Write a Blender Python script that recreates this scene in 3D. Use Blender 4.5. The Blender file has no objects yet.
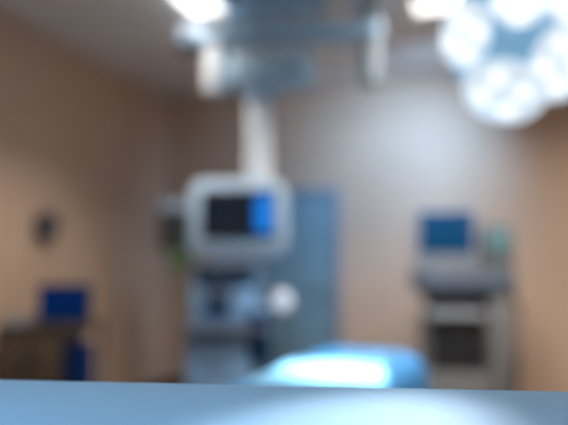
import bpy, bmesh, math, random
from mathutils import Vector, Matrix
random.seed(7)
R_ = math.radians
S = bpy.context.scene
COL = S.collection

# ------------------------------------------------------------------ camera
CAM = Vector((0, 0, 1.32))
YAW, PITCH = R_(16.5), R_(4.05)
FPX = 600.0
cd = bpy.data.cameras.new('camera')
cam = bpy.data.objects.new('camera', cd)
COL.objects.link(cam)
cam.location = CAM
cam.rotation_euler = (R_(90) + PITCH, 0, YAW)
cd.sensor_fit = 'HORIZONTAL'
cd.sensor_width = 36
cd.lens = 36 * FPX / 568
cd.clip_start = 0.02
cd.dof.use_dof = True
cd.dof.focus_distance = 0.84
APERTURE = 0.042                      # metres
cd.dof.aperture_fstop = cd.lens / 1000 / APERTURE
S.camera = cam

# ------------------------------------------------------------------ colour management
S.view_settings.view_transform = 'Standard'
S.view_settings.look = 'None'
S.view_settings.gamma = 1
S.view_settings.use_curve_mapping = False
S.view_settings.exposure = 0.0

# ------------------------------------------------------------------ world
W = bpy.data.worlds.new('world')
S.world = W
W.use_nodes = True
W.node_tree.nodes['Background'].inputs[0].default_value = (0.5, 0.55, 0.6, 1)
W.node_tree.nodes['Background'].inputs[1].default_value = 0.3

# ------------------------------------------------------------------ room lights
def area(name, loc, sx, sy, power, col, rot=(0, 0, 0), spread=180):
    l = bpy.data.lights.new(name, 'AREA')
    l.shape = 'RECTANGLE'; l.size = sx; l.size_y = sy
    l.energy = power; l.color = col; l.spread = R_(spread)
    o = bpy.data.objects.new(name, l); COL.objects.link(o)
    o.location = loc; o.rotation_euler = rot
    return o
WARM = (1.0, 0.95, 0.90)
COOL = (0.72, 0.87, 1.0)
ROOM_P = 32
# two ceiling panels' own light, then two fill lights added out of view
area('panel_and_fill_light', (-1.62, 2.91, 2.86), 0.22, 1.4, ROOM_P * 0.72, WARM, spread=112)
area('panel_and_fill_light', (-0.18, 3.37, 2.86), 0.28, 1.4, ROOM_P * 1.3, WARM, spread=108)
area('panel_and_fill_light', (1.40, 3.6, 2.86), 0.28, 1.4, ROOM_P * 1.5, WARM, spread=150)
area('panel_and_fill_light', (-0.9, -0.8, 2.86), 1.6, 0.6, ROOM_P * 1.5, COOL, spread=105)

FWD = Vector((-math.sin(YAW) * math.cos(PITCH), math.cos(YAW) * math.cos(PITCH), math.sin(PITCH)))
RGT = Vector((math.cos(YAW), math.sin(YAW), 0))
UP = RGT.cross(FWD)
def at(px, py, d):
    """the point of the room seen at a photo position, at a real distance"""
    return CAM + FWD * d + RGT * ((px - 284) / FPX * d) + UP * ((212.5 - py) / FPX * d)

def spot(name, loc, target, power, angle, blend, col, radius=0.05):
    l = bpy.data.lights.new(name, 'SPOT')
    l.energy = power; l.color = col; l.spot_size = R_(angle); l.spot_blend = blend
    l.shadow_soft_size = radius
    o = bpy.data.objects.new(name, l); COL.objects.link(o)
    o.location = loc
    o.rotation_euler = (Vector(target) - Vector(loc)).to_track_quat('-Z', 'Y').to_euler()
    return o

LAMP = at(515, 46, 2.05)              # middle of the surgical lamp
LAMP_AIM = (at(338, 420, 1.9) - LAMP).normalized()
LAMP_N = (LAMP_AIM * 0.45 + (CAM - LAMP).normalized() * 0.75).normalized()   # the way its face looks
spot('surgical_beam', LAMP + LAMP_N * 0.1, at(331, 379, 2.3), 620, 17, 0.45, (0.85, 0.95, 1.0))
spot('surgical_spill', LAMP + LAMP_N * 0.1, at(318, 492, 0.56), 230, 14, 1.0, (1.0, 0.95, 0.9))
# added light, out of sight behind the lamp, washes the back wall cool
WASH = at(478, 34, 4.0)
WASH_T = at(390, 182, 5.3)
spot('added_wall_wash', WASH + (WASH_T - WASH).normalized() * 0.06, WASH_T, 215, 108, 1.0, (0.34, 0.61, 1.0), 0.08)

# ------------------------------------------------------------------ materials
def lin(c):
    c = c / 255
    return c / 12.92 if c <= 0.04045 else ((c + 0.055) / 1.055) ** 2.4
MATS = {}
def mat(name, rgb, rough=0.5, metal=0.0, emit=0, emit_rgb=None, var=0.06, scale=6.0, bump=0.0, bscale=60, sheen=0, trans=0, spec=0.5):
    m = bpy.data.materials.new(name); m.use_nodes = True
    nt = m.node_tree; b = nt.nodes['Principled BSDF']
    col = tuple(lin(v) for v in rgb)
    tc = nt.nodes.new('ShaderNodeTexCoord')
    nz = nt.nodes.new('ShaderNodeTexNoise'); nz.inputs['Scale'].default_value = scale; nz.inputs['Detail'].default_value = 4
    nt.links.new(tc.outputs['Object'], nz.inputs['Vector'])
    rp = nt.nodes.new('ShaderNodeValToRGB')
    rp.color_ramp.elements[0].position = 0.3; rp.color_ramp.elements[1].position = 0.7
    rp.color_ramp.elements[0].color = tuple(v * (1 - var) for v in col) + (1,)
    rp.color_ramp.elements[1].color = tuple(min(1, v * (1 + var)) for v in col) + (1,)
    nt.links.new(nz.outputs['Fac'], rp.inputs['Fac'])
    nt.links.new(rp.outputs['Color'], b.inputs['Base Color'])
    b.inputs['Roughness'].default_value = rough
    b.inputs['Metallic'].default_value = metal
    b.inputs['Specular IOR Level'].default_value = spec
    if sheen: b.inputs['Sheen Weight'].default_value = sheen
    if emit:
        b.inputs['Emission Color'].default_value = tuple(lin(v) for v in (emit_rgb or rgb)) + (1,)
        b.inputs['Emission Strength'].default_value = emit
    if bump:
        n2 = nt.nodes.new('ShaderNodeTexNoise'); n2.inputs['Scale'].default_value = bscale
        bp = nt.nodes.new('ShaderNodeBump'); bp.inputs['Strength'].default_value = bump; bp.inputs['Distance'].default_value = 0.01
        nt.links.new(tc.outputs['Object'], n2.inputs['Vector'])
        nt.links.new(n2.outputs['Fac'], bp.inputs['Height'])
        nt.links.new(bp.outputs['Normal'], b.inputs['Normal'])
    MATS[name] = m
    return m
M_WALL = mat('wall_paint', (204, 173, 148), 0.75, var=0.03, scale=2, bump=0.05, bscale=120)
M_CEIL = mat('ceiling_paint', (226, 220, 214), 0.85, var=0.03, scale=2)
M_FLOOR = mat('vinyl_floor', (120, 112, 106), 0.35, var=0.1, scale=3)
M_BASE = mat('baseboard_vinyl', (70, 52, 44), 0.5)
M_DOOR = mat('door_laminate', (122, 152, 164), 0.45, var=0.05)
M_DFRAME = mat('door_frame_paint', (128, 140, 160), 0.45)
M_STEEL = mat('brushed_steel', (175, 180, 186), 0.3, metal=1.0)
M_WHITE = mat('white_enamel', (222, 226, 230), 0.35, var=0.03)
M_PALE = mat('pale_grey_blue_enamel', (176, 198, 216), 0.4, var=0.03)
M_ARM = mat('boom_enamel', (160, 188, 208), 0.4, var=0.03)
M_GREY = mat('grey_plastic', (130, 134, 138), 0.5)
M_DGREY = mat('dark_grey_plastic', (60, 62, 66), 0.5)
M_BLACK = mat('black_plastic', (24, 27, 31), 0.45)
M_NAVY = mat('navy_plastic', (2, 36, 84), 0.6, spec=0.12)
M_BROWN = mat('brown_laminate', (90, 76, 64), 0.5, var=0.12, scale=9)
M_TOP = mat('worktop_laminate', (70, 58, 50), 0.4, var=0.1, scale=9)
M_DRAPE = mat('blue_drape', (134, 190, 232), 0.7, var=0.03, bump=0.15, bscale=25, sheen=0.2)
M_BED = mat('blue_bed_cover', (38, 124, 184), 0.6, var=0.04, bump=0.15, bscale=25)
M_MATT = mat('mattress_vinyl', (20, 90, 150), 0.45)
M_CGREY = mat('cart_grey', (112, 112, 112), 0.5)
M_TUBE = mat('tube_enamel', (128, 138, 146), 0.5)
M_CART = mat('cart_enamel', (148, 154, 162), 0.45)
M_SLATE = mat('slate_plastic', (84, 96, 112), 0.5)
M_SHEET = mat('pale_sheet', (118, 186, 226), 0.75, var=0.03, bump=0.1, bscale=25)
M_GREEN = mat('green_hose', (16, 116, 50), 0.45)
M_RUB = mat('black_rubber', (18, 18, 20), 0.7)
M_PANEL = mat('ceiling_panel_diffuser', (255, 250, 244), 0.5, emit=2.2, emit_rgb=(255, 250, 243), var=0.0)
M_LED = mat('led_lens', (120, 124, 128), 0.2, emit=1.25, emit_rgb=(236, 245, 252), var=0.0)
M_GLOW = mat('lamp_pod_cover', (130, 140, 150), 0.3, emit=0.86, emit_rgb=(224, 238, 250), var=0.0)
M_RING = mat('lamp_blue_cover', (90, 130, 160), 0.3, emit=0.5, emit_rgb=(150, 202, 234), var=0.0)
M_SCR_DARK = mat('dark_screen', (10, 18, 28), 0.2, emit=0.35, emit_rgb=(36, 46, 60), var=0.0)
M_SCR_BLUE = mat('bright_blue_screen_window', (0, 70, 140), 0.5, emit=0.75, emit_rgb=(0, 126, 226), var=0.0)
M_SCR_CART = mat('blue_cart_screen', (6, 40, 70), 0.5, emit=0.42, emit_rgb=(6, 88, 136), var=0.0, spec=0.15)
M_SCR_NAVY = mat('navy_desk_screen', (2, 16, 40), 0.6, emit=0.7, emit_rgb=(0, 36, 88), var=0.0, spec=0.05)
M_TEAL = mat('teal_screen', (90, 122, 128), 0.4, emit=0.16, emit_rgb=(104, 150, 154), var=0.0)
M_MACH = mat('machine_enamel', (134, 176, 216), 0.45, var=0.04)
M_CLOCK = mat('clock_face', (84, 86, 96), 0.5)
M_EXAM = mat('exam_lamp_glass', (225, 235, 248), 0.2, emit=0.42, emit_rgb=(206, 222, 245), var=0.0)

# ------------------------------------------------------------------ mesh helpers
class MB:
    def __init__(self): self.bm = bmesh.new()
    def _add(self, tmp, M):
        tmp.transform(M)
        me = bpy.data.meshes.new('t'); tmp.to_mesh(me); tmp.free()
        self.bm.from_mesh(me); bpy.data.meshes.remove(me)
    def box(self, c, s, bev=0.0, rot=None, seg=3):
        t = bmesh.new(); bmesh.ops.create_cube(t, size=1)
        bmesh.ops.scale(t, vec=s, verts=t.verts)
        if bev: bmesh.ops.bevel(t, geom=t.edges[:], offset=min(bev, min(s) * 0.49), segments=seg, profile=0.5, affect='EDGES')
        M = Matrix.Translation(c)
        if rot is not None: M = M @ rot.to_4x4()
        self._add(t, M); return self
    def rbox(self, c, s, r, bev=0.0, rot=None, axis='y', seg=5):
        """box whose outline (seen along axis) has corners of radius r"""
        t = bmesh.new(); bmesh.ops.create_cube(t, size=1)
        bmesh.ops.scale(t, vec=s, verts=t.verts)
        ax = 'xyz'.index(axis)
        ed = [e for e in t.edges if abs((e.verts[0].co - e.verts[1].co)[ax]) > 1e-6]
        bmesh.ops.bevel(t, geom=ed, offset=r, segments=seg, profile=0.5, affect='EDGES')
        if bev:
            ed = [e for e in t.edges if len(e.link_faces) == 2 and e.calc_face_angle(0) > 0.9]
            bmesh.ops.bevel(t, geom=ed, offset=bev, segments=2, profile=0.5, affect='EDGES')
        M = Matrix.Translation(c)
        if rot is not None: M = M @ rot.to_4x4()
        self._add(t, M); return self
    def cyl(self, a, b, r, r2=None, n=24, bev=0.0):
        a, b = Vector(a), Vector(b); d = b - a
        t = bmesh.new()
        bmesh.ops.create_cone(t, cap_ends=True, segments=n, radius1=r, radius2=r if r2 is None else r2, depth=d.length)
        if bev:
            ed = [e for e in t.edges if len(e.link_faces) == 2 and any(len(f.verts) > 4 for f in e.link_faces)]
            bmesh.ops.bevel(t, geom=ed, offset=bev, segments=3, profile=0.5, affect='EDGES')
        M = Matrix.Translation((a + b) / 2) @ d.to_track_quat('Z', 'Y').to_matrix().to_4x4()
        self._add(t, M); return self
    def ball(self, c, r, sc=(1, 1, 1)):
        t = bmesh.new(); bmesh.ops.create_uvsphere(t, u_segments=24, v_segments=14, radius=r)
        bmesh.ops.scale(t, vec=sc, verts=t.verts)
        self._add(t, Matrix.Translation(c)); return self
    def lathe(self, prof, c, axis=(0, 0, 1), n=32):
        t = bmesh.new(); rings = []
        for r, z in prof:
            rings.append([t.verts.new((max(r, 1e-4) * math.cos(2 * math.pi * k / n), max(r, 1e-4) * math.sin(2 * math.pi * k / n), z)) for k in range(n)])
        for p, q in zip(rings, rings[1:]):
            for k in range(n): t.faces.new((p[k], p[(k + 1) % n], q[(k + 1) % n], q[k]))
        t.faces.new(list(reversed(rings[0]))); t.faces.new(rings[-1])
        bmesh.ops.recalc_face_normals(t, faces=t.faces)
        M = Matrix.Translation(c) @ Vector(axis).to_track_quat('Z', 'Y').to_matrix().to_4x4()
        self._add(t, M); return self
    def tube(self, pts, r, n=10):
        pts = [Vector(p) for p in pts]; t = bmesh.new(); rings = []
        for i, p in enumerate(pts):
            d = (pts[min(i + 1, len(pts) - 1)] - pts[max(i - 1, 0)]).normalized()
            q = d.to_track_quat('Z', 'Y')
            rings.append([t.verts.new(p + q @ Vector((r * math.cos(2 * math.pi * k / n), r * math.sin(2 * math.pi * k / n), 0))) for k in range(n)])
        for a, b in zip(rings, rings[1:]):
            for k in range(n): t.faces.new((a[k], a[(k + 1) % n], b[(k + 1) % n], b[k]))
        t.faces.new(list(reversed(rings[0]))); t.faces.new(rings[-1])
        bmesh.ops.recalc_face_normals(t, faces=t.faces)
        self._add(t, Matrix.Identity(4)); return self
    def frame(self, c, w, h, b, d, bev=0.006):
        """four bars round an opening, in the local xz plane"""
        x, y, z = c
        self.box((x, y, z + h / 2 - b / 2), (w, d, b), bev); self.box((x, y, z - h / 2 + b / 2), (w, d, b), bev)
        self.box((x - w / 2 + b / 2, y, z), (b, d, h - 2 * b), bev); self.box((x + w / 2 - b / 2, y, z), (b, d, h - 2 * b), bev)
        return self
    def build(self, name, material, parent=None, world=False, smooth=True):
        me = bpy.data.meshes.new(name)
        if world and parent is not None:
            self.bm.transform(Matrix.Translation(-world_loc(parent)))
        self.bm.to_mesh(me); self.bm.free()
        me.materials.append(material)
        if smooth:
            me.polygons.foreach_set('use_smooth', [True] * len(me.polygons))
            try: me.set_sharp_from_angle(angle=R_(40))
            except Exception: pass
        o = bpy.data.objects.new(name, me); COL.objects.link(o)
        if parent is not None: o.parent = parent
        return o
def world_loc(o):
    v = Vector((0, 0, 0))
    while o is not None:
        v += o.location; o = o.parent
    return v
def tag(o, label, cat, group=None):
    o['label'] = label; o['category'] = cat
    if group: o['group'] = group
    return o
def thing(name, label, cat, loc=(0, 0, 0), rz=0, group=None):
    o = bpy.data.objects.new(name, None); COL.objects.link(o)
    o.empty_display_size = 0.1
    o.location = loc; o.rotation_euler = (0, 0, rz)
    return tag(o, label, cat, group)
def structure(o):
    o['kind'] = 'structure'; return o

# ------------------------------------------------------------------ room shell
X0, X1, Y0, Y1, H = -2.82, 2.9, -2.6, 5.42, 2.90
T = 0.1
structure(MB().box(((X0 + X1) / 2, (Y0 + Y1) / 2, -T / 2), (X1 - X0 + 2 * T, Y1 - Y0 + 2 * T, T)).build('floor', M_FLOOR))
structure(MB().box(((X0 + X1) / 2, (Y0 + Y1) / 2, H + T / 2), (X1 - X0 + 2 * T, Y1 - Y0 + 2 * T, T)).build('ceiling', M_CEIL))
structure(MB().box((X0 - T / 2, (Y0 + Y1) / 2, H / 2), (T, Y1 - Y0 + 2 * T, H)).build('wall_left', M_WALL))
structure(MB().box((X1 + T / 2, (Y0 + Y1) / 2, H / 2), (T, Y1 - Y0 + 2 * T, H)).build('wall_right', M_WALL))
structure(MB().box(((X0 + X1) / 2, Y1 + T / 2, H / 2), (X1 - X0, T, H)).build('wall_back', M_WALL))
structure(MB().box(((X0 + X1) / 2, Y0 - T / 2, H / 2), (X1 - X0, T, H)).build('wall_front', M_WALL))
structure(MB().box((X0 + 0.008, (Y0 + Y1) / 2, 0.06), (0.016, Y1 - Y0 - 0.04, 0.12), 0.004).build('baseboard_left', M_BASE))
DX0, DX1, DZ = -2.02, -1.12, 1.88
structure(MB().box(((X0 + DX0 - 0.06) / 2 + 0.01, Y1 - 0.008, 0.06), (DX0 - 0.06 - X0 - 0.02, 0.016, 0.12), 0.004).build('baseboard_back', M_BASE))
structure(MB().box(((X1 + DX1 + 0.06) / 2, Y1 - 0.008, 0.06), (X1 - DX1 - 0.1, 0.016, 0.12), 0.004).build('baseboard_back', M_BASE))
# blue door in the back wall
door = structure(MB().box(((DX0 + DX1) / 2, Y1 - 0.02, DZ / 2 + 0.002), (DX1 - DX0, 0.036, DZ - 0.004), 0.004).build('door_1', M_DOOR))
fr = MB()
fr.box((DX0 - 0.026, Y1 - 0.03, (DZ + 0.05) / 2), (0.05, 0.058, DZ + 0.05), 0.005)
fr.box((DX1 + 0.026, Y1 - 0.03, (DZ + 0.05) / 2), (0.05, 0.058, DZ + 0.05), 0.005)
fr.box(((DX0 + DX1) / 2, Y1 - 0.03, DZ + 0.027), (DX1 - DX0, 0.058, 0.05), 0.005)
fr.build('door_frame', M_DFRAME, door)
hd = MB().cyl((DX1 - 0.08, Y1 - 0.1, 1.0), (DX1 - 0.08, Y1 - 0.036, 1.0), 0.012)
hd.cyl((DX1 - 0.075, Y1 - 0.095, 1.0), (DX1 - 0.2, Y1 - 0.095, 1.0), 0.011, bev=0.003)
hd.cyl((DX1 - 0.08, Y1 - 0.046, 1.0), (DX1 - 0.08, Y1 - 0.036, 1.0), 0.028)
hd.build('door_handle', M_STEEL, door)

# ------------------------------------------------------------------ ceiling lights
def ceiling_light(x, y, label, w=0.30, l=1.5):
    t = thing('ceiling_light', label, 'ceiling light', (x, y, H), 0, 'flush ceiling light panels')
    f = MB(); b = 0.025
    f.box((-w / 2, 0, -0.015), (b, l, 0.03), 0.004); f.box((w / 2, 0, -0.015), (b, l, 0.03), 0.004)
    f.box((0, l / 2, -0.015), (w + b, b, 0.03), 0.004); f.box((0, -l / 2, -0.015), (w + b, b, 0.03), 0.004)
    f.build('frame', M_WHITE, t)
    MB().box((0, 0, -0.012), (w - b, l - b, 0.016), 0.003).build('diffuser', M_PANEL, t)
pA = at(211, 3, 3.9); pB = at(437, -12, 3.88)
ceiling_light(pA.x, pA.y - 0.75, 'bright warm white ceiling light above the long grey boom arm', w=0.25)
ceiling_light(pB.x, pB.y - 0.75, 'bright warm white ceiling light above the big blue-white surgical lamp')

# ------------------------------------------------------------------ foreground draped table
def rrect(w, d, r, n=18):
    """outline points and outward normals of a rounded rectangle"""
    out = []
    def seg(p, q, k):
        nx, ny = (q[1] - p[1]), -(q[0] - p[0]); L = math.hypot(nx, ny)
        for i in range(k):
            t = i / k; out.append((p[0] + (q[0] - p[0]) * t, p[1] + (q[1] - p[1]) * t, nx / L, ny / L))
    def arc(cx, cy, a0):
        for i in range(6):
            a = a0 + math.pi / 2 * i / 6
            out.append((cx + r * math.cos(a), cy + r * math.sin(a), math.cos(a), math.sin(a)))
    a, b = w / 2, d / 2
    seg((-a + r, -b), (a - r, -b), n * 2); arc(a - r, -b + r, -math.pi / 2)
    seg((a, -b + r), (a, b - r), n); arc(a - r, b - r, 0)
    seg((a - r, b), (-a + r, b), n * 2); arc(-a + r, b - r, math.pi / 2)
    seg((-a, b - r), (-a, -b + r), n); arc(-a + r, -b + r, math.pi)
    return out
def drape(w, d, r, ztop, zbot, edge=0.04, flare=0.08, folds=9, amp=0.02, crown=0.0):
    """cloth lying over a table: a crowned top, a soft edge and hanging folded sides"""
    t = bmesh.new(); pts = rrect(w, d, r); N = len(pts)
    prof = []
    for s in (0.02, 0.25, 0.5, 0.7, 0.85, 0.94): prof.append(('s', s, ztop + crown * (1 - s * s)))
    for i in range(7):
        a = math.pi / 2 * i / 6
        prof.append(('o', -edge + edge * math.sin(a), ztop - edge + edge * math.cos(a)))
    for i in range(1, 8):
        f = i / 7
        prof.append(('o', flare * f, ztop - edge + (zbot - ztop + edge) * f))
    rings = []
    for k, v, z in prof:
        ring = []
        for i, (x, y, nx, ny) in enumerate(pts):
            if k == 's':
                X, Y = (x - nx * edge) * v, (y - ny * edge) * v
            else:
                f = max(0, (ztop - edge - z) / max(1e-6, ztop - edge - zbot))
                o = v + amp * f * math.sin(2 * math.pi * folds * i / N * 2) + amp * 0.5 * f * math.sin(2 * math.pi * folds * i / N * 3.3)
                X, Y = x + nx * o, y + ny * o
            ring.append(t.verts.new((X, Y, z)))
        rings.append(ring)
    for p, q in zip(rings, rings[1:]):
        for i in range(N): t.faces.new((p[i], p[(i + 1) % N], q[(i + 1) % N], q[i]))
    t.faces.new(rings[0])
    bmesh.ops.recalc_face_normals(t, faces=t.faces)
    bmesh.ops.solidify(t, geom=t.faces[:], thickness=0.003)
    m = MB(); m._add(t, Matrix.Identity(4)); return m
TZ = 1.121
tabc = at(284, 386, 0.955)
tdir = YAW - R_(5.5)
tcy = Vector((-math.sin(tdir), math.cos(tdir), 0))
tc_ = Vector((tabc.x, tabc.y, 0)) - tcy * 0.30
it = thing('instrument_table', 'steel instrument table with four legs on castors beneath the pale blue cloth', 'table', (tc_.x, tc_.y, 0), tdir)
MB().rbox((0, 0, TZ - 0.02), (1.46, 0.50, 0.025), 0.03, axis='z').build('tabletop', M_STEEL, it)
for sx in (-1, 1):
    for sy in (-1, 1):
        lg = MB().cyl((sx * 0.66, sy * 0.2, 0.09), (sx * 0.66, sy * 0.2, TZ - 0.035), 0.014).build('leg', M_STEEL, it)
        MB().cyl((sx * 0.66 - 0.012, sy * 0.2, 0.045), (sx * 0.66 + 0.012, sy * 0.2, 0.045), 0.045, bev=0.005).cyl((sx * 0.66, sy * 0.2, 0.045), (sx * 0.66, sy * 0.2, 0.1), 0.01).build('castor', M_RUB, lg)
MB().cyl((-0.66, -0.2, 0.3), (0.66, -0.2, 0.3), 0.01).cyl((-0.66, 0.2, 0.3), (0.66, 0.2, 0.3), 0.01).build('stretcher', M_STEEL, it)
cl = drape(1.50, 0.56, 0.05, TZ, 0.62, edge=0.022, flare=0.05, folds=8, amp=0.018, crown=0.004).build('table_drape', M_DRAPE)
cl.location = (tc_.x, tc_.y, 0); cl.rotation_euler = (0, 0, tdir)
tag(cl, 'smooth pale blue cloth covering the wide table across the bottom, white-lit in its middle', 'drape')

# ------------------------------------------------------------------ operating table and its cover
bl = at(322, 341, 3.15); bn = at(222, 380, 2.2)
bdir = Vector((bl.x - bn.x, bl.y - bn.y, 0)).normalized()
bside = Vector((bdir.y, -bdir.x, 0))
BW, BLEN, BZ = 0.57, 1.45, 0.86
bfar = Vector((bl.x, bl.y, 0)) + bside * BW / 2
bc = bfar - bdir * BLEN / 2
brz = math.atan2(bdir.y, bdir.x) - math.pi / 2
bed = thing('operating_table', 'operating table standing behind the wide draped table, under the bright blue cover', 'operating table', (bc.x, bc.y, 0), brz)
MB().rbox((0, 0, 0.06), (0.42, 0.9, 0.1), 0.06, 0.015, axis='z').build('base', M_WHITE, bed)
MB().box((0, 0, 0.36), (0.22, 0.3, 0.52), 0.03).build('column', M_WHITE, bed)
MB().box((0, 0, 0.66), (0.44, 1.34, 0.06), 0.015).build('table_frame', M_STEEL, bed)
MB().box((0.25, 0, 0.67), (0.012, 1.2, 0.03), 0.003).build('side_rail', M_STEEL, bed)
MB().box((-0.25, 0, 0.67), (0.012, 1.2, 0.03), 0.003).build('side_rail', M_STEEL, bed)
MB().box((0, -0.45, 0.765), (0.46, 0.46, 0.13), 0.05).box((0, 0.03, 0.765), (0.46, 0.46, 0.13), 0.05).box((0, 0.48, 0.765), (0.46, 0.40, 0.13), 0.05).build('mattress', M_MATT, bed)
bcov = drape(BW, BLEN, 0.15, BZ, 0.5, edge=0.10, flare=0.03, folds=7, amp=0.018, crown=0.012).build('bed_cover', M_BED)
bcov.location = (bc.x, bc.y, 0); bcov.rotation_euler = (0, 0, brz)
tag(bcov, 'bright blue cover over the operating table, its top lit almost white by the lamp', 'drape')

def at_z(px, py, z):
    v = at(px, py, 1.0) - CAM
    return CAM + v * ((z - CAM.z) / v.z)
SZ = BZ + 0.017
BINV = (Matrix.Translation((bc.x, bc.y, 0)) @ Matrix.Rotation(brz, 4, 'Z')).inverted()
q = [BINV @ at_z(*p, SZ) for p in ((244, 384), (390, 402), (386, 357), (292, 360))]
t = bmesh.new(); NX, NY = 36, 36; gv = []
for i in range(NX + 1):
    row = []
    for k in range(NY + 1):
        u, v = i / NX, k / NY
        p = (q[0] * (1 - u) + q[1] * u) * (1 - v) + (q[3] * (1 - u) + q[2] * u) * v
        z = SZ + 0.0025 * math.sin(9 * u + 3 * v) * math.sin(7 * v + 1)
        for sgn in (-1, 1):                       # what reaches past the edge hangs down the side
            ex = sgn * p.x - (BW / 2 - 0.10)
            if ex > 0:
                a = min(ex / 0.115, math.pi / 2)
                p.x = sgn * (BW / 2 - 0.10 + 0.115 * math.sin(a)); z -= 0.115 * (1 - math.cos(a)) + max(0, ex - 0.115 * math.pi / 2)
        row.append(t.verts.new((p.x, p.y, z)))
    gv.append(row)
for i in range(NX):
    for k in range(NY): t.faces.new((gv[i][k], gv[i + 1][k], gv[i + 1][k + 1], gv[i][k + 1]))
bmesh.ops.recalc_face_normals(t, faces=t.faces)
bmesh.ops.solidify(t, geom=t.faces[:], thickness=0.004)
m = MB(); m._add(t, Matrix.Translation((0, 0, 0.004))); sh = m.build('bed_sheet', M_SHEET)
sh.location = (bc.x, bc.y, 0); sh.rotation_euler = (0, 0, brz)
tag(sh, 'pale sheet spread on the bright blue bed cover, glaring white under the lamp', 'sheet')
s_ = bcov; s_['label'] = 'bright blue cover on the operating table, rounded at its far end beside the white sheet'

# ------------------------------------------------------------------ desk, monitor, bin, clock (left)
dz = 0.888
FG, RG = Vector((-math.sin(YAW), math.cos(YAW), 0)), Vector((math.cos(YAW), math.sin(YAW), 0))
def gp(l, d): return FG * d + RG * l            # floor point: l to the side of the camera, d ahead of it
dk = gp(-1.455, 3.62)
desk = thing('desk', 'dark brown desk counter standing against the tan wall under the round clock', 'desk', (dk.x, dk.y, 0), YAW)
MB().box((0, 0.225, dz - 0.018), (0.535, 0.45, 0.036), 0.005).build('worktop', M_TOP, desk)
MB().box((-0.075, 0.22, (dz - 0.036 + 0.06) / 2), (0.40, 0.40, dz - 0.096), 0.006).build('cabinet', M_BROWN, desk)
MB().box((-0.065, 0.23, 0.03), (0.36, 0.34, 0.06)).build('plinth', M_BLACK, desk)
for k in range(2):
    xx = -0.065 - 0.1 + 0.2 * k
    dr = MB().box((xx, 0.013, 0.46), (0.195, 0.018, 0.76), 0.004).build('door', M_BROWN, desk)
    hx = xx + (0.07 if k == 0 else -0.07)
    MB().cyl((hx, -0.018, 0.62), (hx, -0.018, 0.76), 0.006).cyl((hx, -0.018, 0.63), (hx, 0.006, 0.63), 0.005).cyl((hx, -0.018, 0.75), (hx, 0.006, 0.75), 0.005).build('handle', M_DGREY, dr)
MB().box((0.245, 0.425, (dz - 0.036) / 2), (0.03, 0.03, dz - 0.036), 0.004).build('leg', M_TOP, desk)

mp = gp(-1.39, 3.84)
mon = thing('desk_monitor', 'small dark blue monitor on the brown desk', 'monitor', (mp.x, mp.y, dz), YAW)
MB().rbox((0, 0, 0.006), (0.2, 0.14, 0.012), 0.03, axis='z').build('base', M_DGREY, mon)
MB().box((0, 0.02, 0.06), (0.04, 0.025, 0.11), 0.005).build('stand', M_DGREY, mon)
MB().rbox((0, 0.0, 0.13), (0.33, 0.045, 0.235), 0.012, 0.004).build('case', M_DGREY, mon)
MB().box((0, -0.023, 0.132), (0.30, 0.006, 0.205), 0.002).build('screen', M_SCR_NAVY, mon)

kp = gp(-1.645, 3.80)
tray = thing('document_tray', 'low pale grey tray lying on the brown desk beside the small monitor', 'tray', (kp.x, kp.y, dz), YAW)
MB().box((0, 0, 0.004), (0.13, 0.24, 0.008), 0.002).box((-0.062, 0, 0.024), (0.006, 0.24, 0.034), 0.002).box((0.062, 0, 0.024), (0.006, 0.24, 0.034), 0.002).box((0, 0.117, 0.024), (0.118, 0.006, 0.034), 0.002).build('body', M_GREY, tray)
MB().box((0, -0.002, 0.020), (0.112, 0.222, 0.024), 0.002).build('papers', M_CART, tray)

bp = gp(-1.222, 3.65)
bn_ = thing('waste_bin', 'dark blue upright bin standing at the end of the brown desk', 'bin', (bp.x, bp.y, 0), YAW)
MB().rbox((0, 0, 0.38), (0.122, 0.17, 0.74), 0.022, 0.006, axis='z').build('body', M_NAVY, bn_)
MB().rbox((0, 0, 0.765), (0.130, 0.18, 0.04), 0.026, 0.008, axis='z').build('lid', M_NAVY, bn_)
MB().box((0, 0, 0.012), (0.115, 0.16, 0.024), 0.006).build('base', M_RUB, bn_)

# clock on the left wall
g = at(42, 226, 1.0) - CAM
tt = (X0 - CAM.x) / g.x
cp = CAM + g * tt
ck = thing('wall_clock', 'round dark grey clock hanging on the tan wall above the desk', 'clock', (X0, cp.y, cp.z))
MB().lathe([(0.0, 0), (0.09, 0), (0.098, 0.012), (0.098, 0.064), (0.092, 0.076), (0.086, 0.070), (0.086, 0.064), (0.0, 0.064)], (0, 0, 0), (1, 0, 0)).build('case', M_DGREY, ck)
MB().cyl((0.063, 0, 0), (0.067, 0, 0), 0.085, n=40).build('face', M_CLOCK, ck)
MB().box((0.070, 0.0, 0.024), (0.003, 0.007, 0.055), 0.001).build('hand', M_BLACK, ck)
MB().box((0.070, 0.02, 0.010), (0.003, 0.05, 0.006), 0.001, rot=Matrix.Rotation(R_(25), 3, 'X')).build('hand', M_BLACK, ck)

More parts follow.
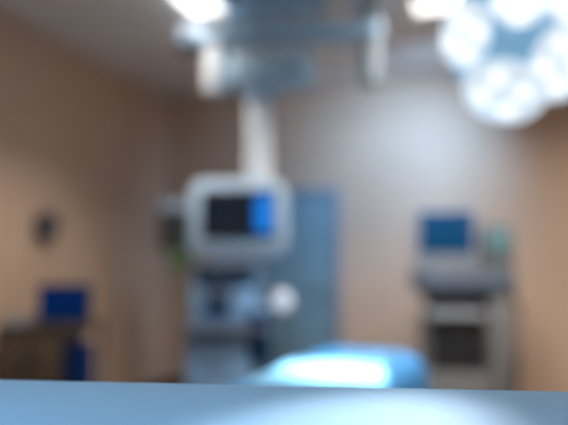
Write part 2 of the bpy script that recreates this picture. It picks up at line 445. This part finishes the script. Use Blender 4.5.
# ------------------------------------------------------------------ ceiling boom with hanging monitor
PD = 3.6
tb = at(370, 35, PD)
pen = thing('ceiling_boom', 'grey-blue jointed ceiling boom with a wide pale column carrying the hanging monitor', 'boom', (tb.x, tb.y, H))
def seg_rot(a, b):
    d = (Vector(b) - Vector(a)); d.z = 0
    return Matrix.Rotation(math.atan2(d.y, d.x), 3, 'Z')
MB().cyl((tb.x, tb.y, H - 0.06), (tb.x, tb.y, H), 0.16, bev=0.01).build('ceiling_plate', M_WHITE, pen, True)
te = at(370, 92, PD)
MB().cyl((tb.x, tb.y, te.z + 0.03), (tb.x, tb.y, H - 0.05), 0.062, n=32, bev=0.015).build('tube', M_TUBE, pen, True)
j1 = at(190, 30, 3.75)
a1 = Vector((tb.x, tb.y, at(370, 31, PD).z)); b1 = j1
b1.z = a1.z
L1 = (b1 - a1).length
MB().rbox((a1 + b1) / 2, (L1 + 0.16, 0.14, 0.105), 0.06, 0.02, rot=seg_rot(a1, b1), axis='z').build('arm', M_ARM, pen, True)
j2 = at(216, 75, 3.72)
MB().cyl((b1.x, b1.y, a1.z - 0.07), (b1.x, b1.y, a1.z + 0.07), 0.085, n=32, bev=0.015).build('joint', M_SLATE, pen, True)
MB().cyl((j2.x, j2.y, j2.z - 0.12), (j2.x, j2.y, b1.z - 0.05), 0.078, n=32, bev=0.02).build('joint', M_WHITE, pen, True)
a2 = at(224, 74, 3.70);a2.z = j2.z; b2 = at(320, 74, 3.6); b2.z = a2.z
L2 = (b2 - a2).length
MB().rbox((a2 + b2) / 2, (L2 - 0.06, 0.24, 0.20), 0.09, 0.03, rot=seg_rot(a2, b2), axis='z').build('arm', M_ARM, pen, True)
cc = at(259, 120, 3.64)
ctop = a2.z - 0.08
MB().lathe([(0.15, 0.0), (0.15, 0.03), (0.10, -0.09), (0.10, -0.1)][::-1], (cc.x, cc.y, ctop)).build('collar', M_ARM, pen, True)
mz = at(259, 180, 3.64).z
rotc = Matrix.Rotation(YAW, 3, 'Z')
MB().rbox((cc.x, cc.y, (ctop - 0.06 + mz) / 2), (0.155, 0.15, ctop - 0.06 - mz), 0.05, rot=rotc, axis='z').build('column', M_WHITE, pen, True)

# rail console box on the ceiling behind the boom
hp = at(275, 8, 3.75)
hs = thing('ceiling_housing', 'blue-grey flat housing fixed to the ceiling between the two bright lights', 'housing', (hp.x, hp.y, H), YAW)
MB().rbox((0, 0, -0.04), (0.62, 0.42, 0.08), 0.06, 0.015, axis='z').build('cover', M_ARM, hs)
MB().cyl((0.18, -0.02, -0.09), (0.18, -0.02, -0.078), 0.05).build('bezel', M_WHITE, hs)

# monitor on the column
mm = at(238, 220, 3.5)
hm = thing('hanging_monitor', 'boxy pale grey monitor hanging from the boom, dark screen with a bright blue patch', 'monitor', (mm.x, mm.y, mm.z), YAW * 0.95)
MB().rbox((0, 0.02, 0.008), (0.575, 0.10, 0.455), 0.09, 0.02).build('case', M_PALE, hm)
MB().box((0.06, 0.09, 0.12), (0.16, 0.08, 0.20), 0.02).build('mount', M_WHITE, hm)
sc = MB().box((0.006, -0.031, 0.03), (0.425, 0.012, 0.285), 0.003).build('screen', M_SCR_DARK, hm)
MB().rbox((0.155, -0.038, 0.035), (0.105, 0.004, 0.235), 0.05).build('picture', M_SCR_BLUE, sc)
for k in range(5): MB().cyl((-0.12 + 0.06 * k, -0.04, -0.165), (-0.12 + 0.06 * k, -0.028, -0.165), 0.012, n=16, bev=0.002).build('button', M_GREY, hm)

# ------------------------------------------------------------------ anaesthesia machine behind
ap = at(229, 300, 4.6)
am = thing('anaesthesia_machine', 'blue-grey wheeled machine with drawers standing behind the hanging monitor', 'medical machine', (ap.x, ap.y, 0), R_(14))
MB().rbox((0, 0, 0.12), (0.62, 0.56, 0.07), 0.06, 0.015, axis='z').build('base', M_DGREY, am)
for sx in (-1, 1):
    for sy in (-1, 1):
        MB().cyl((sx * 0.25 - 0.015, sy * 0.22, 0.045), (sx * 0.25 + 0.015, sy * 0.22, 0.045), 0.045, bev=0.006).cyl((sx * 0.25, sy * 0.22, 0.045), (sx * 0.25, sy * 0.22, 0.095), 0.012).build('castor', M_RUB, am)
MB().box((-0.06, 0.04, 0.46), (0.46, 0.44, 0.61), 0.012).build('body', M_MACH, am)
for k in range(3):
    d_ = MB().box((-0.06, -0.188, 0.265 + k * 0.195), (0.43, 0.024, 0.18), 0.006).build('drawer', M_MACH, am)
    MB().box((-0.06, -0.206, 0.315 + k * 0.195), (0.2, 0.018, 0.02), 0.004).build('handle', M_DGREY, d_)
MB().rbox((0, -0.02, 0.785), (0.64, 0.58, 0.035), 0.04, 0.008, axis='z').build('worktop', M_SLATE, am)
MB().box((-0.04, 0.12, 0.93), (0.5, 0.26, 0.26), 0.015).build('flow_panel', M_MACH, am)
MB().box((-0.09, -0.016, 0.90), (0.2, 0.014, 0.1), 0.004).build('display', M_NAVY, am)
for sx in (-0.27, 0.2):
    MB().box((sx, 0.12, 1.14), (0.035, 0.2, 0.2), 0.006).build('upright', M_MACH, am)
MB().box((-0.04, 0.2, 1.14), (0.44, 0.02, 0.18), 0.004).build('back_panel', M_MACH, am)
MB().box((-0.04, 0.10, 1.26), (0.56, 0.36, 0.03), 0.008).build('shelf', M_GREY, am)
MB().rbox((0.02, 0.12, 1.42), (0.40, 0.22, 0.28), 0.03, 0.01).build('monitor_box', M_MACH, am)
MB().cyl((0.245, -0.12, 0.52), (0.245, -0.12, 0.90), 0.07, n=28, bev=0.012).build('absorber', M_NAVY, am)
MB().cyl((0.245, -0.12, 0.90), (0.245, -0.12, 0.95), 0.078, n=28, bev=0.01).build('absorber_cap', M_MACH, am)
vap = MB()
for k in range(2): vap.cyl((-0.14 + 0.13 * k, -0.03, 0.97), (-0.14 + 0.13 * k, -0.03, 1.08), 0.045, n=24, bev=0.008)
vap.build('vaporizer', M_DGREY, am)
ax = MB().tube([(-0.29, 0.12, 1.28), (-0.36, 0.10, 1.34), (-0.40, 0.08, 1.44)], 0.018).build('monitor_arm', M_GREY, am)
am2 = MB().rbox((-0.405, 0.04, 1.545), (0.29, 0.07, 0.37), 0.02, 0.006).build('side_monitor', M_DGREY, am)
MB().box((-0.405, 0.0, 1.515), (0.235, 0.012, 0.28), 0.003).build('screen', M_DGREY, am2)
MB().box((-0.405, 0.0, 1.70), (0.28, 0.06, 0.085), 0.01).build('top_cap', M_PALE, am2)
gh = MB()
pts = []
for i in range(60):
    a = i / 60 * 2 * math.pi * 5
    pts.append((-0.39 + 0.055 * math.cos(a), -0.02 + 0.01 * i / 60, 1.30 + 0.075 * math.sin(a)))
gh.tube(pts, 0.02, 8)
gh.tube([(-0.37, 0.0, 1.24), (-0.34, 0.02, 1.1), (-0.33, 0.02, 0.9), (-0.28, 0.06, 0.83)], 0.009, 8)
gh.tube([(-0.39, 0.0, 1.37), (-0.38, 0.04, 1.40), (-0.40, 0.05, 1.44)], 0.01, 8)
g_ = gh.build('hose_coil', M_GREEN, am); g_['label'] = 'green coiled hose'

# small round lit lamp on a thin stand
ep = at(282, 301, 3.62)
el = thing('examination_lamp', 'small round glowing lamp on a thin stand in front of the blue door', 'lamp', (ep.x, ep.y, 0), YAW)
MB().lathe([(0.0, 0.02), (0.20, 0.02), (0.21, 0.035), (0.06, 0.06), (0.02, 0.07), (0.0, 0.07)], (0, 0.10, 0)).build('base', M_DGREY, el)
MB().tube([(0, 0.10, 0.05), (0, 0.10, 0.7), (0, 0.09, 0.86), (0, 0.06, ep.z)], 0.012).build('pole', M_STEEL, el)
MB().lathe([(0.0, 0.06), (0.032, 0.055), (0.058, 0.02), (0.066, -0.01), (0.06, -0.016), (0.0, -0.016)][::-1], (0, 0.0, ep.z), (0, 1, 0.0)).build('lamp_head', M_WHITE, el)
MB().cyl((0, -0.026, ep.z), (0, -0.014, ep.z), 0.056, n=32, bev=0.004).build('lens', M_EXAM, el)

# ------------------------------------------------------------------ ultrasound-like cart on the right
cp_ = at(463, 330, 4.4)
ct = thing('equipment_cart', 'grey wheeled equipment cart with a blue screen standing against the tan back wall', 'medical cart', (cp_.x, cp_.y, 0), R_(12))
MB().rbox((0, 0, 0.15), (0.62, 0.5, 0.1), 0.08, 0.02, axis='z').build('base', M_CGREY, ct)
for sx in (-1, 1):
    for sy in (-1, 1):
        MB().cyl((sx * 0.25 - 0.018, sy * 0.19, 0.05), (sx * 0.25 + 0.018, sy * 0.19, 0.05), 0.05, bev=0.006).cyl((sx * 0.25, sy * 0.19, 0.05), (sx * 0.25, sy * 0.19, 0.11), 0.012).build('castor', M_RUB, ct)
MB().box((-0.07, 0.02, 0.345), (0.44, 0.42, 0.30), 0.02).build('lower_body', M_CGREY, ct)
MB().box((-0.07, 0.03, 0.69), (0.42, 0.40, 0.38), 0.012).build('cabinet', M_CGREY, ct)
for k in range(3):
    d_ = MB().box((-0.07, -0.178, 0.575 + k * 0.115), (0.37, 0.02, 0.106), 0.004).build('drawer', M_BLACK, ct)
    MB().box((-0.07, -0.192, 0.60 + k * 0.115), (0.14, 0.012, 0.014), 0.003).build('handle', M_DGREY, d_)
MB().rbox((0.235, 0.02, 0.62), (0.17, 0.4, 0.84), 0.03, 0.01, axis='z').build('side_column', M_CGREY, ct)
kbo = MB().rbox((-0.09, -0.10, 0.915), (0.40, 0.26, 0.045), 0.03, 0.01, axis='z', rot=Matrix.Rotation(R_(8), 3, 'X')).build('keyboard', M_CART, ct)
ks = MB()
for r in range(5):
    for c in range(11): ks.box((-0.25 + c * 0.032, -0.19 + r * 0.034, 0.932 + r * 0.0048), (0.026, 0.027, 0.012), 0.003, seg=1)
ks.build('keys', M_CGREY, kbo)
MB().box((-0.06, 0.06, 1.005), (0.40, 0.24, 0.12), 0.01).build('dark_gap_block', M_BLACK, ct)  # solid black block, stands in for the dark gap under the shelf
MB().rbox((-0.01, 0.0, 1.13), (0.70, 0.40, 0.16), 0.05, 0.02, axis='z').build('shelf', M_SLATE, ct)
mo = MB().rbox((-0.115, -0.02, 1.435), (0.45, 0.10, 0.43), 0.035, 0.015).build('monitor', M_CART, ct)
MB().box((-0.12, -0.073, 1.487), (0.385, 0.012, 0.305), 0.003).build('screen', M_SCR_CART, mo)
su = MB().rbox((0.25, 0.02, 1.37), (0.21, 0.2, 0.34), 0.02, 0.008).build('side_unit', M_CGREY, ct)
MB().box((0.255, -0.084, 1.42), (0.16, 0.012, 0.18), 0.003).build('screen', M_TEAL, su)
MB().tube([(0.30, -0.16, 1.08), (0.34, -0.2, 0.95), (0.33, -0.2, 0.6), (0.30, -0.18, 0.3), (0.2, -0.2, 0.22)], 0.012).build('cable', M_BLACK, ct)

# ------------------------------------------------------------------ surgical lamp (upper right)
sl = thing('surgical_lamp', 'large blue-white surgical lamp of glowing round clusters hanging from the ceiling', 'surgical lamp', tuple(LAMP))
nrm = LAMP_N
ux = RGT - nrm * RGT.dot(nrm); ux.normalize()
uy = nrm.cross(ux) * -1
if uy.z < 0: uy = -uy
def lp(x, y, z=0): return ux * x + uy * y + nrm * z
PXM = 2.05 / FPX
MB().lathe([(0.0, -0.07), (0.07, -0.07), (0.22, -0.045), (0.245, -0.02), (0.24, 0.0), (0.0, 0.0)], lp(0, 0, -0.02), nrm, 48).build('lamp_body', M_RING, sl)
pods = [(-50, 2, 27, 38), (0, -48, 46, 37), (46, -8, 30, 44), (-6, 42, 30, 26), (44, 50, 28, 26)]
for (px, py, rx, ry) in pods:
    cx, cy = px * PXM, py * PXM * 1.05
    ax_, ay_ = rx * PXM * 0.95, ry * PXM * 0.97
    t = bmesh.new(); n = 36; rings = []
    for s, z in ((0.6, -0.03), (0.95, -0.02), (1.0, 0.0), (0.97, 0.014), (0.9, 0.02)):
        rings.append([t.verts.new(lp(cx + ax_ * s * math.cos(2 * math.pi * k / n), cy + ay_ * s * math.sin(2 * math.pi * k / n), z)) for k in range(n)])
    for p, q in zip(rings, rings[1:]):
        for k in range(n): t.faces.new((p[k], p[(k + 1) % n], q[(k + 1) % n], q[k]))
    t.faces.new(list(reversed(rings[0]))); t.faces.new(rings[-1])
    bmesh.ops.recalc_face_normals(t, faces=t.faces)
    m = MB(); m._add(t, Matrix.Identity(4)); pod = m.build('lamp_pod', M_GLOW, sl)
    led = [(0.5 * math.cos(math.pi / 2 * k + 0.4 + cx * 9), 0.5 * math.sin(math.pi / 2 * k + 0.4 + cx * 9)) for k in range(4)]
    for (lx, ly) in led:
        p = lp(cx + ax_ * lx, cy + ay_ * ly, 0.02)
        MB().cyl(p, p + nrm * 0.006, 0.036, n=20, bev=0.002).build('led_lens', M_LED, pod)
MB().cyl(lp(-6 * PXM, 8 * PXM, -0.01), lp(-6 * PXM, 8 * PXM, 0.05), 0.022, 0.018, bev=0.006).build('handle', M_RING, sl)
# fork, joint and arms that carry it
jt = at(474, 34, 2.3) - LAMP
MB().tube([lp(-0.19, 0.02, -0.04), lp(-0.24, 0.0, -0.05), jt * 0.85 + Vector((0, 0, 0.01)), jt], 0.02, 12).build('fork', M_PALE, sl)
MB().ball(jt, 0.055).build('joint', M_PALE, sl)
cl_t = at(420, -90, 2.8); cpt = Vector((cl_t.x, cl_t.y, H)) - LAMP
el_ = at(492, -44, 2.5) - LAMP
MB().cyl(jt, el_, 0.032, 0.03, bev=0.006).build('spring_arm', M_PALE, sl)
h2 = Vector((cpt.x, cpt.y, el_.z))
MB().cyl(el_ - Vector((0, 0, 0.06)), el_ + Vector((0, 0, 0.06)), 0.045, bev=0.01).build('elbow', M_PALE, sl)
MB().cyl(el_, h2, 0.03).build('arm', M_PALE, sl)
MB().cyl(h2 - Vector((0, 0, 0.06)), cpt, 0.04).build('ceiling_tube', M_PALE, sl)
MB().cyl(cpt - Vector((0, 0, 0.04)), cpt, 0.12, bev=0.01).build('ceiling_plate', M_WHITE, sl)
# made-up head and arm behind the lamp, housing the added wall wash
sd = WASH - LAMP; sdir = (WASH_T - WASH).normalized()
MB().tube([h2, Vector((h2.x, h2.y, sd.z + 0.12)) * 0.4 + (sd + Vector((0, 0, 0.12))) * 0.6, sd + Vector((0, 0, 0.10)), sd + Vector((0, 0, 0.02))], 0.018, 12).build('added_wash_arm', M_PALE, sl)
sh_ = MB().lathe([(0.0, -0.08), (0.05, -0.08), (0.08, -0.03), (0.085, 0.02), (0.08, 0.035), (0.0, 0.035)], sd, sdir).build('added_wash_head', M_WHITE, sl)
MB().cyl(sd + sdir * 0.034, sd + sdir * 0.042, 0.07, n=28).build('lens', M_LED, sh_)
